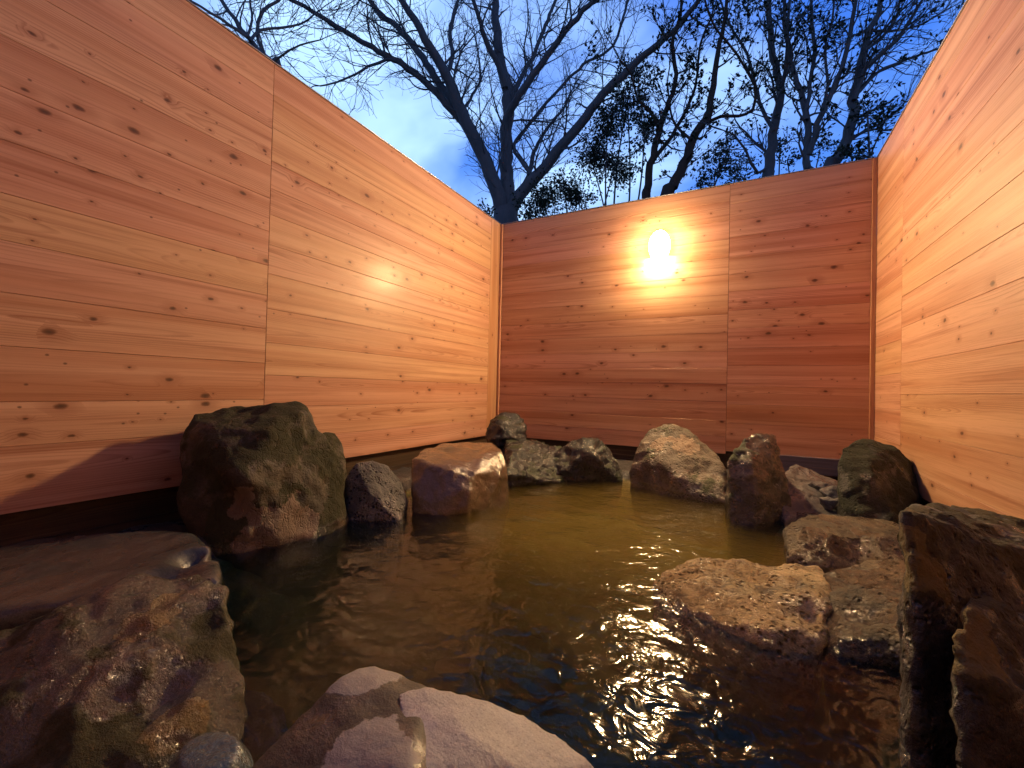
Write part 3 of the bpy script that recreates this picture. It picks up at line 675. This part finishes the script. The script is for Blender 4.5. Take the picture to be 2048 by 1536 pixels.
# ------------------------------------------------------------------ ground outside
M_SOIL = plain('leaf_litter_soil', (0.045, 0.035, 0.022), 0.9, 0, 6, 0.5, 0.6)
B = 300.0
gv = [(-B, -B, -.08), (B, -B, -.08), (B, B, -.08), (-B, B, -.08), (XL - .06, Y0, -.08), (XR + .06, Y0, -.08), (XR + .06, YB + .06, -.08), (XL - .06, YB + .06, -.08)]
gf = [(0, 1, 5, 4), (1, 2, 6, 5), (2, 3, 7, 6), (3, 0, 4, 7)]
tag(mesh_obj('ground', gv, gf, M_SOIL), 'bare soil outside the walls', 'ground', kind='structure')

# ------------------------------------------------------------------ trees
class Tubes:
    def __init__(self): self.v, self.f = [], []
    def add(self, pts, rad, sides):
        pts = [Vector(p) for p in pts]
        n = len(pts)
        t0 = (pts[1] - pts[0]).normalized()
        ref = Vector((0, 0, 1)) if abs(t0.z) < 0.9 else Vector((1, 0, 0))
        a = t0.cross(ref).normalized()
        b0 = len(self.v)
        for i in range(n):
            tt = (pts[min(i + 1, n - 1)] - pts[max(i - 1, 0)])
            if tt.length < 1e-9: tt = t0
            tt = tt.normalized()
            a = (a - tt * a.dot(tt))
            a = a.normalized() if a.length > 1e-6 else tt.orthogonal().normalized()
            b = tt.cross(a)
            for k in range(sides):
                w = 2 * math.pi * k / sides
                self.v.append(pts[i] + (a * math.cos(w) + b * math.sin(w)) * rad[i])
        for i in range(n - 1):
            for k in range(sides):
                k2 = (k + 1) % sides
                self.f.append((b0 + i * sides + k, b0 + i * sides + k2, b0 + (i + 1) * sides + k2, b0 + (i + 1) * sides + k))

def smooth_path(ctrl, step=0.12):
    """Catmull-Rom through (Vector, radius) control points"""
    P_ = [c[0] for c in ctrl]; W = [c[1] for c in ctrl]
    out, rad = [], []
    n = len(P_)
    for i in range(n - 1):
        p0 = P_[max(i - 1, 0)]; p1 = P_[i]; p2 = P_[i + 1]; p3 = P_[min(i + 2, n - 1)]
        k = max(2, int((p2 - p1).length / step))
        for j in range(k):
            s = j / k
            q = 0.5 * ((2 * p1) + (p2 - p0) * s + (2 * p0 - 5 * p1 + 4 * p2 - p3) * s * s + (3 * p1 - p0 - 3 * p2 + p3) * s ** 3)
            out.append(q); rad.append(W[i] * (1 - s) + W[i + 1] * s)
    out.append(P_[-1]); rad.append(W[-1])
    return out, rad

def rot_dir(d, ang, rnd):
    ax = d.cross(Vector((rnd.gauss(0, 1), rnd.gauss(0, 1), rnd.gauss(0, 1))))
    if ax.length < 1e-5: ax = d.orthogonal()
    return (Matrix.Rotation(ang, 3, ax.normalized()) @ d).normalized()

def grow(tb, tips, p, d, length, r0, level, rnd, wig=0.16, up=0.05, dens=1.0, minlen=0.16):
    n = max(3, int(length / (0.13 if level < 3 else 0.09)))
    pts, rad = [p.copy()], [r0]
    st = length / n
    dirs = [d.copy()]
    for i in range(n):
        d = (d + Vector((rnd.gauss(0, wig), rnd.gauss(0, wig), rnd.gauss(0, wig) + up))).normalized()
        p = p + d * st
        pts.append(p.copy()); rad.append(max(0.0028, r0 * (1 - 0.72 * (i + 1) / n))); dirs.append(d.copy())
    tb.add(pts, rad, 5 if r0 > 0.02 else 3)
    tips.append((pts[-1], dirs[-1]))
    if level >= 4 or length < minlen: return
    nc = int(rnd.uniform(0.75, 1.25) * dens * length / (0.20 if level == 1 else 0.125))
    for c in range(nc):
        i = rnd.randint(max(1, n // 6), n)
        cl = length * rnd.uniform(0.28, 0.62) * (1.1 - 0.5 * i / n)
        grow(tb, tips, pts[i], rot_dir(dirs[i], R(rnd.uniform(22, 58)), rnd), cl, max(0.0032, rad[i] * 0.62), level + 1, rnd, wig, up, dens, minlen)

def leaf_mat(name, c0, c1):
    t = NT(name)
    tc = t.n('ShaderNodeTexCoord').outputs['Object']
    nz = t.noise(tc, 3.0, 3, 0.6)
    oi = t.noise(tc, 40.0, 2, 0.5)
    t.bsdf(Base_Color=t.mix(t.m('ADD', t.m('MULTIPLY', nz, 0.5), t.m('MULTIPLY', oi, 0.5)), c0, c1), Roughness=0.45, Specular_IOR_Level=0.4)
    return t.mat
def bark_mat(name, c0, c1):
    t = NT(name)
    tc = t.n('ShaderNodeTexCoord').outputs['Object']
    v_ = t.vm('MULTIPLY', tc, (1, 1, 0.25))
    nz = t.noise(v_, 28, 6, 0.65, 0.5)
    pt = t.noise(tc, 4, 4, 0.6)
    c = t.mix(t.m('ADD', t.m('MULTIPLY', nz, 0.7), t.m('MULTIPLY', pt, 0.3)), c0, c1)
    t.bsdf(Base_Color=c, Roughness=0.85, Normal=t.bump(nz, 0.8, 0.02))
    return t.mat
M_BARK = bark_mat('grey_brown_bark', (0.09, 0.105, 0.12), (0.30, 0.32, 0.33))
M_BARK2 = bark_mat('brown_bark', (0.05, 0.035, 0.022), (0.16, 0.12, 0.085))
M_LEAF = leaf_mat('evergreen_leaf', (0.015, 0.035, 0.018), (0.05, 0.085, 0.04))

def add_leaf(V, Fc, p, d, size, rnd):
    a = rot_dir(d, R(rnd.uniform(20, 80)), rnd)
    n = a.cross(Vector((rnd.gauss(0, 1), rnd.gauss(0, 1), rnd.gauss(0, 1)))).normalized()
    w = size * rnd.uniform(0.22, 0.34)
    l = size * rnd.uniform(0.7, 1.25)
    b = len(V)
    up = a.cross(n) * (l * 0.06)
    V += [p, p + a * l * 0.45 + n * w + up, p + a * l, p + a * l * 0.45 - n * w + up]
    Fc.append((b, b + 1, b + 2, b + 3))

def tree(name, label, limbs, D, seed, cat='tree', group=None, bark=None, leaf=0.0, twig=1.0, lsize=0.07, l1=1.3, leafbox=None, dens=1.0, wig=0.16, up=0.05, depth_amp=1.0, basez=-0.1, maxlevel_start=2):
    """limbs: list of (pixel polyline with widths, dD at end). The first limb of the list starts at the ground."""
    rnd = random.Random(seed)
    tk, tw = Tubes(), Tubes()
    tips = []
    base = None
    for li, (pts, dd, spawn) in enumerate(limbs):
        ctrl = []
        n = len(pts)
        for i, (px, py, wpx) in enumerate(pts):
            Di = D + dd[0] + (dd[1] - dd[0]) * i / max(1, n - 1)
            ctrl.append((P(px, py, Di), 0.45 * wpx * Di / FPX))
        if li == 0:
            p0, r0 = ctrl[0]
            g = Vector((p0.x, p0.y, basez))
            ctrl = [(g, r0 * 1.5), (g + Vector((0, 0, 0.35)), r0 * 1.15), (g.lerp(p0, 0.55), r0 * 1.05)] + ctrl
            base = Vector((p0.x, p0.y, -0.08))
        pp_, rr = smooth_path(ctrl, 0.14)
        for i in range(1, len(pp_) - 1):
            pp_[i] = pp_[i] + Vector((rnd.gauss(0, 1), rnd.gauss(0, 1), rnd.gauss(0, 1))) * min(0.012, rr[i] * 0.25)
        tk.add(pp_, rr, 10 if rr[0] > 0.06 else 6)
        # continuation beyond the last surveyed point and side twigs
        zmin = ZT * 0.95
        Ltot = 0
        for i in range(1, len(pp_)):
            sl = (pp_[i] - pp_[i - 1]).length
            Ltot += sl
            if not spawn or pp_[i].z < zmin or (li == 0 and pp_[i].z < pp_[-1].z - 2.6 and rr[i] > 0.09): continue
            if rnd.random() < sl * 4.6 * twig * spawn:
                dr = (pp_[i] - pp_[i - 1]).normalized()
                ln = l1 * rnd.uniform(0.45, 1.15)
                r_ = min(rr[i] * 0.42, 0.020 * rnd.uniform(0.6, 1.25))
                grow(tw, tips, pp_[i], rot_dir(dr, R(rnd.uniform(28, 68)), rnd), ln, r_, maxlevel_start, rnd, wig, up, dens)
        if spawn:
            dr = (pp_[-1] - pp_[-2]).normalized()
            for q in range(2):
                grow(tw, tips, pp_[-1], rot_dir(dr, R(rnd.uniform(3, 22)), rnd), l1 * rnd.uniform(1.2, 1.9), rr[-1] * 0.85, 1, rnd, wig * 0.8, up, dens)
    root = empty(name, base, label, cat, group, 'thing')
    mesh_obj('trunk', tk.v, tk.f, bark or M_BARK, root, smooth=True)
    if tw.v: mesh_obj('branches', tw.v, tw.f, bark or M_BARK, root, smooth=True)
    if leaf and tips:
        V, Fc = [], []
        for (p, d) in tips:
            if rnd.random() > leaf: continue
            for k in range(rnd.randint(2, 6)):
                add_leaf(V, Fc, p - d * rnd.uniform(0, 0.16), d, lsize, rnd)
        mesh_obj('leaves', V, Fc, M_LEAF, root)
    return root

W_ = lambda pts, w0, w1: [(x, y, w0 + (w1 - w0) * i / max(1, len(pts) - 1)) for i, (x, y) in enumerate(pts)]
# the big bare tree behind the back left corner
tree('bare_tree', 'big bare tree with spreading limbs rising behind the back left corner', [
    ([(1014, 470, 56), (1013, 415, 52)], (0, 0), 0),
    (W_([(1008, 440), (994, 383), (972, 325), (947, 273), (925, 225), (905, 178), (893, 150), (865, 102), (849, 78), (830, 39), (802, 0), (770, -50)], 34, 11), (0, -0.9), 1),
    (W_([(945, 268), (924, 224), (890, 183), (861, 141), (826, 90), (795, 55), (763, 31), (740, 0), (700, -40)], 20, 8), (0, 0.4), 1),
    (W_([(949, 276), (912, 232), (869, 180), (814, 137), (771, 109), (724, 82), (673, 51), (627, 23), (584, 0), (520, -30)], 17, 7), (0, -1.4), 1),
    (W_([(850, 165), (800, 128), (775, 120), (736, 133), (712, 148), (673, 164), (640, 172)], 8, 3), (-0.4, -1.2), 1),
    (W_([(893, 150), (905, 110), (900, 60), (915, 0), (920, -60)], 11, 6), (0, 1.0), 1),
    (W_([(1013, 440), (1016, 390), (1013, 330), (1013, 273), (1015, 187), (1003, 137), (995, 80), (992, 39), (990, 0), (985, -60)], 34, 13), (0, 0.7), 1),
    (W_([(1010, 175), (998, 129), (978, 98), (965, 60), (959, 39), (947, 0), (930, -60)], 14, 7), (0.2, -0.6), 1),
    (W_([(1016, 205), (1029, 180), (1045, 150), (1064, 117), (1080, 80), (1095, 39), (1112, 0), (1130, -40)], 12, 6), (0.3, 1.4), 1),
    (W_([(1016, 230), (1029, 203), (1064, 152), (1103, 98), (1142, 47), (1181, 8), (1230, -40)], 18, 9), (0, -1.0), 1),
    (W_([(1015, 430), (1040, 390), (1080, 344), (1126, 289), (1181, 219), (1230, 165), (1287, 113), (1348, 61), (1389, 10), (1420, -40)], 30, 8), (0, -1.3), 1),
    (W_([(1050, 375), (1060, 340), (1072, 295), (1100, 250), (1126, 219), (1140, 190)], 12, 4), (0, 1.0), 1),
    (W_([(1062, 350), (1040, 320), (1029, 289), (1065, 240), (1103, 195), (1166, 130), (1225, 92), (1256, 0), (1270, -50)], 9, 5), (0, 0.8), 1),
    (W_([(925, 225), (945, 190), (960, 160), (958, 120), (950, 70)], 8, 3), (0, 1.2), 1),
], 9.0, 3, twig=0.95, l1=1.45, dens=0.72)

tree('bare_tree', 'thin bare tree showing its upper branches above the left wall', [
    ([(560, 150, 17), (545, 125, 15)], (0, 0), 0),
    (W_([(545, 125), (517, 102), (494, 74), (470, 39), (443, 0), (420, -40)], 13, 7), (0, 0.3), 1),
    (W_([(538, 122), (529, 113), (513, 63), (525, 23), (556, 0), (580, -30)], 9, 5), (0, 0.6), 1),
    (W_([(500, 82), (517, 62), (560, 55), (600, 48), (640, 20)], 7, 3), (0, 0.8), 1),
    (W_([(545, 125), (565, 110), (600, 90), (640, 80)], 6, 2.5), (0, -0.5), 1),
    (W_([(494, 74), (460, 50), (420, 25), (380, 0), (350, -20)], 7, 4), (0, -0.4), 1),
    (W_([(494, 74), (505, 40), (500, 0), (505, -40)], 6, 4), (0, 0.5), 1),
], 6.2, 8, twig=1.3, l1=1.0, dens=1.0)

tree('leafy_tree', 'slim forked tree behind the back wall just above the lamp, left of its leaning neighbour', [
    ([(1290, 420, 20), (1294, 380, 19)], (0, 0), 0),
    (W_([(1294, 380), (1302, 333), (1314, 280), (1322, 246), (1340, 200), (1352, 150), (1345, 90), (1360, 30), (1365, -30)], 17, 5), (0, 0.3), 0.8),
    (W_([(1318, 262), (1300, 225), (1275, 195), (1262, 150), (1240, 120)], 8, 3), (0, -0.5), 0.8),
    (W_([(1305, 325), (1330, 290), (1353, 256), (1379, 205), (1394, 154), (1400, 90), (1425, 30)], 10, 4), (0, 0.5), 0.8),
], 7.4, 21, leaf=0.62, twig=1.3, l1=0.85, lsize=0.07, bark=M_BARK2, dens=0.8, wig=0.22)
tree('leafy_tree', 'leaning brown trunk lit from below behind the back wall right of the lamp', [
    ([(1330, 405, 28), (1345, 375, 27)], (0, 0), 0),
    (W_([(1345, 375), (1368, 328), (1384, 281), (1409, 241), (1420, 200), (1430, 154), (1436, 100), (1450, 40), (1455, -30)], 23, 6), (0, 0.4), 0.8),
    (W_([(1388, 275), (1405, 250), (1440, 235), (1476, 231), (1505, 218), (1508, 170), (1475, 112), (1425, 46), (1410, 0)], 9, 4), (0, -0.6), 0.8),
    (W_([(1384, 281), (1350, 250), (1340, 215), (1335, 170)], 7, 3), (0, 0.6), 0.8),
], 7.0, 22, leaf=0.55, twig=1.2, l1=0.85, lsize=0.065, bark=M_BARK2, dens=0.8, wig=0.22)
tree('leafy_tree', 'upright tree behind the back wall above the panel seam with scattered leaves', [
    ([(1530, 372, 25), (1537, 345, 24)], (0, 0), 0),
    (W_([(1537, 345), (1545, 290), (1548, 266), (1558, 210), (1563, 179), (1550, 130), (1542, 102), (1540, 50), (1537, 0), (1530, -50)], 22, 9), (0, 0.3), 1),
    (W_([(1562, 180), (1570, 140), (1575, 90), (1568, 40), (1570, -30)], 10, 6), (0, -0.6), 1),
    (W_([(1540, 330), (1515, 345), (1490, 300), (1470, 270), (1450, 262)], 8, 3), (0, -0.4), 1),
    (W_([(1548, 262), (1525, 220), (1510, 170), (1495, 110), (1460, 50), (1440, 0)], 9, 4), (0, 0.7), 1),
], 7.2, 23, leaf=0.5, twig=1.3, l1=1.0, lsize=0.07, dens=0.85, wig=0.2)
tree('leafy_tree', 'three stemmed tree with sprays of leaves behind the right half of the back wall', [
    ([(1614, 370, 19), (1615, 338, 18)], (0, 0), 0),
    (W_([(1615, 338), (1614, 256), (1609, 205), (1595, 165), (1583, 133), (1575, 60), (1580, 0)], 16, 6), (0, 0.4), 1),
    (W_([(1617, 310), (1628, 270), (1645, 225), (1665, 180), (1681, 138), (1698, 80), (1706, 41), (1711, 0), (1718, -50)], 15, 7), (0, -0.4), 1),
    (W_([(1613, 240), (1620, 170), (1629, 102), (1624, 50), (1622, 0), (1615, -50)], 10, 6), (0, 0.8), 1),
    (W_([(1640, 235), (1655, 170), (1650, 100), (1665, 40), (1670, -20)], 7, 4), (0, 0.2), 1),
], 6.6, 24, leaf=0.48, twig=1.3, l1=0.95, lsize=0.07, dens=0.85, wig=0.2)
tree('bare_tree', 'leaning bare tree nearest the right wall sending branches toward it', [
    ([(1655, 350, 26), (1668, 326, 25)], (0, 0), 0),
    (W_([(1668, 326), (1696, 276), (1711, 184), (1720, 140), (1727, 102), (1740, 60), (1757, 26), (1765, -20)], 24, 9), (0, 0.3), 1),
    (W_([(1711, 190), (1740, 158), (1768, 138), (1829, 113), (1880, 97), (1920, 88)], 9, 3), (0, 0.6), 1),
    (W_([(1708, 200), (1732, 138), (1765, 105), (1798, 77), (1829, 26), (1844, 0), (1870, -40)], 11, 5), (0, -0.4), 1),
    (W_([(1727, 102), (1760, 80), (1790, 40), (1800, 0), (1815, -40)], 8, 4), (0, 0.4), 1),
    (W_([(1745, 60), (1790, 62), (1840, 50), (1890, 20)], 6, 3), (0, 0.8), 1),
    (W_([(1690, 288), (1730, 262), (1770, 240), (1810, 205)], 8, 3), (0, 0.3), 1),
], 6.4, 25, leaf=0.12, twig=1.5, l1=1.0, lsize=0.06, dens=0.95)

# leafy shrubs that show above the back wall
def shrub(name, label, blobs, D, seed, n=900, lsize=0.06, group=None):
    rnd = random.Random(seed)
    V, Fc = [], []
    tb = Tubes()
    c0 = P(blobs[0][0], blobs[0][1], D)
    base = Vector((c0.x, c0.y, -0.08))
    tips = []
    for (bx, by, br, dD) in blobs:
        c = P(bx, by, D + dD); rr = br * D / FPX
        ctrl = [(base + Vector((rnd.uniform(-.1, .1), rnd.uniform(-.1, .1), 0)), 0.045), (base.lerp(c, 0.4) + Vector((rnd.uniform(-.3, .3), rnd.uniform(-.3, .3), 0)), 0.026), (base.lerp(c, 0.72) + Vector((rnd.uniform(-.3, .3), rnd.uniform(-.3, .3), 0)), 0.018), (c, 0.010)]
        pp_, rd = smooth_path(ctrl, 0.2)
        tb.add(pp_, rd, 6)
        k = int(n * (br / 60.0) ** 2)
        for i in range(max(6, k // 14)):
            d = Vector((rnd.gauss(0, 1), rnd.gauss(0, 1), rnd.gauss(0, 1))).normalized()
            ln = rr * rnd.uniform(0.55, 1.05)
            st = c + Vector((rnd.gauss(0, .16), rnd.gauss(0, .16), rnd.gauss(0, .16))) * rr
            pts = [st]; dd_ = d.copy()
            for s in range(5):
                dd_ = (dd_ + Vector((rnd.gauss(0, .28), rnd.gauss(0, .28), rnd.gauss(0, .28)))).normalized()
                pts.append(pts[-1] + dd_ * ln / 5)
            tb.add(pts, [0.008 - 0.0011 * q for q in range(6)], 3)
            for q in range(2, 6):
                for _ in range(rnd.randint(3, 7)):
                    p = pts[q] + Vector((rnd.gauss(0, 1), rnd.gauss(0, 1), rnd.gauss(0, 1))) * 0.045
                    add_leaf(V, Fc, p, dd_, lsize, rnd)
    root = empty(name, base, label, 'shrub', group, 'thing')
    mesh_obj('trunk', tb.v, tb.f, M_BARK, root, smooth=True)
    mesh_obj('crown', V, Fc, M_LEAF, root)
    return root
shrub('evergreen_shrub', 'dense dark evergreen shrub beside the big bare trunk', [(1085, 400, 52, 0), (1130, 385, 45, .3), (1060, 420, 40, -.3), (1160, 395, 40, .2)], 8.2, 71)
shrub('evergreen_shrub', 'tall airy evergreen over the middle of the back wall', [(1215, 255, 58, 0), (1255, 205, 55, .3), (1180, 310, 52, .2), (1290, 260, 45, -.2), (1230, 330, 60, .1), (1265, 150, 40, .3)], 8.6, 72, n=900, lsize=0.065)
shrub('evergreen_shrub', 'low leafy shrub peeking over the back wall near the right corner', [(1740, 310, 34, 0), (1700, 305, 30, .2), (1770, 240, 34, .2), (1735, 225, 30, .1)], 6.0, 73, n=520)
shrub('evergreen_shrub', 'low twiggy shrub on the wall line between the leaning and the upright trees', [(1430, 345, 45, 0), (1480, 330, 42, .2), (1400, 365, 34, .3), (1460, 290, 40, .2)], 8.0, 74, n=480)
shrub('evergreen_shrub', 'leafy shrub on the wall line between the upright and the three stemmed trees', [(1575, 318, 30, 0), (1560, 290, 28, .2), (1640, 300, 34, .2)], 7.8, 75, n=520)
shrub('evergreen_shrub', 'little shrub peeping over the corner left of the big trunk', [(975, 425, 22, 0), (955, 440, 18, .1)], 8.0, 76, n=420)

# ------------------------------------------------------------------ sky and light
w = bpy.data.worlds.new('World'); sc.world = w
w.use_nodes = True
nt = w.node_tree; nt.nodes.clear()
class WT(NT):
    def __init__(self, tree): self.t = tree
t = WT(nt)
tc = t.n('ShaderNodeTexCoord').outputs['Generated']
dx, dy, dz = t.sep(tc)
zz = t.m('MAXIMUM', dz, 0.02)
pl = t.comb(t.m('DIVIDE', dx, t.m('ADD', zz, 0.25)), t.m('DIVIDE', dy, t.m('ADD', zz, 0.25)), 0.3)
warp = t.vm('ADD', pl, t.vm('SCALE', t.noise(pl, 1.2, 4, color=True), scale=0.6))
cl = t.noise(t.vm('MULTIPLY', warp, (0.9, 1.5, 1.0)), 1.5, 5, 0.45)
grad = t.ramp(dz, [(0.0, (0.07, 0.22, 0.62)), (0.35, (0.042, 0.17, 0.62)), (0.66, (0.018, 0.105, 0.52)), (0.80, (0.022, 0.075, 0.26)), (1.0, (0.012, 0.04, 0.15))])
# clouds gather brightest above the back left corner and thin out to the sides
cdir = (FWD + CX * -0.08 + CY * 0.55).normalized()
dp = t.n('ShaderNodeVectorMath', operation='DOT_PRODUCT'); t.put(dp.inputs[0], tc); t.put(dp.inputs[1], tuple(cdir))
focus = t.ss(dp.outputs['Value'], 0.72, 0.99)
cm = t.ss(t.m('ADD', cl, t.m('MULTIPLY', focus, 0.12)), 0.445, 0.75)
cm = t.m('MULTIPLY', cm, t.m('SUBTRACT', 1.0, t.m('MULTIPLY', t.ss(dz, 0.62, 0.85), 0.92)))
skyc = t.mix(t.m('MULTIPLY', cm, 0.92), grad, (0.38, 0.60, 0.92))
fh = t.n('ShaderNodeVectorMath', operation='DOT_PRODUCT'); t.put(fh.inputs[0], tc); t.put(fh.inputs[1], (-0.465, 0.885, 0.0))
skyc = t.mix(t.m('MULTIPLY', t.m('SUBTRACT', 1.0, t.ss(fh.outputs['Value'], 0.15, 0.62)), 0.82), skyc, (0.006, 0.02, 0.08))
ns = t.n('ShaderNodeTexSky', sky_type='NISHITA', sun_disc=False)
ns.sun_elevation = R(-1.5); ns.sun_rotation = R(150)
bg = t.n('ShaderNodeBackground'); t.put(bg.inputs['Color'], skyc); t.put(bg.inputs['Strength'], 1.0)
bg2 = t.n('ShaderNodeBackground'); t.put(bg2.inputs['Color'], ns.outputs[0]); t.put(bg2.inputs['Strength'], 0.1)
ad = t.n('ShaderNodeAddShader')
out = t.n('ShaderNodeOutputWorld')
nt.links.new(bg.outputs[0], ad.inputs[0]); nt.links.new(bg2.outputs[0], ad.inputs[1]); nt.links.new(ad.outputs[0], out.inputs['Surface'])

sd = bpy.data.lights.new('dusk_sun', 'SUN'); sd.energy = 0.05; sd.angle = R(30); sd.color = (1.0, 0.75, 0.6)
so = bpy.data.objects.new('dusk_sun', sd); col.objects.link(so)
so.rotation_euler = (R(80), 0, R(150))

sc.view_settings.view_transform = 'Standard'
sc.view_settings.look = 'None'
sc.view_settings.exposure = 0.78
sc.view_settings.gamma = 1.0
sc.view_settings.use_curve_mapping = False
sc.cycles.use_denoising = True
sc.cycles.max_bounces = 12
sc.cycles.diffuse_bounces = 5
sc.cycles.glossy_bounces = 4
sc.cycles.transparent_max_bounces = 16
sc.cycles.sample_clamp_indirect = 6.0
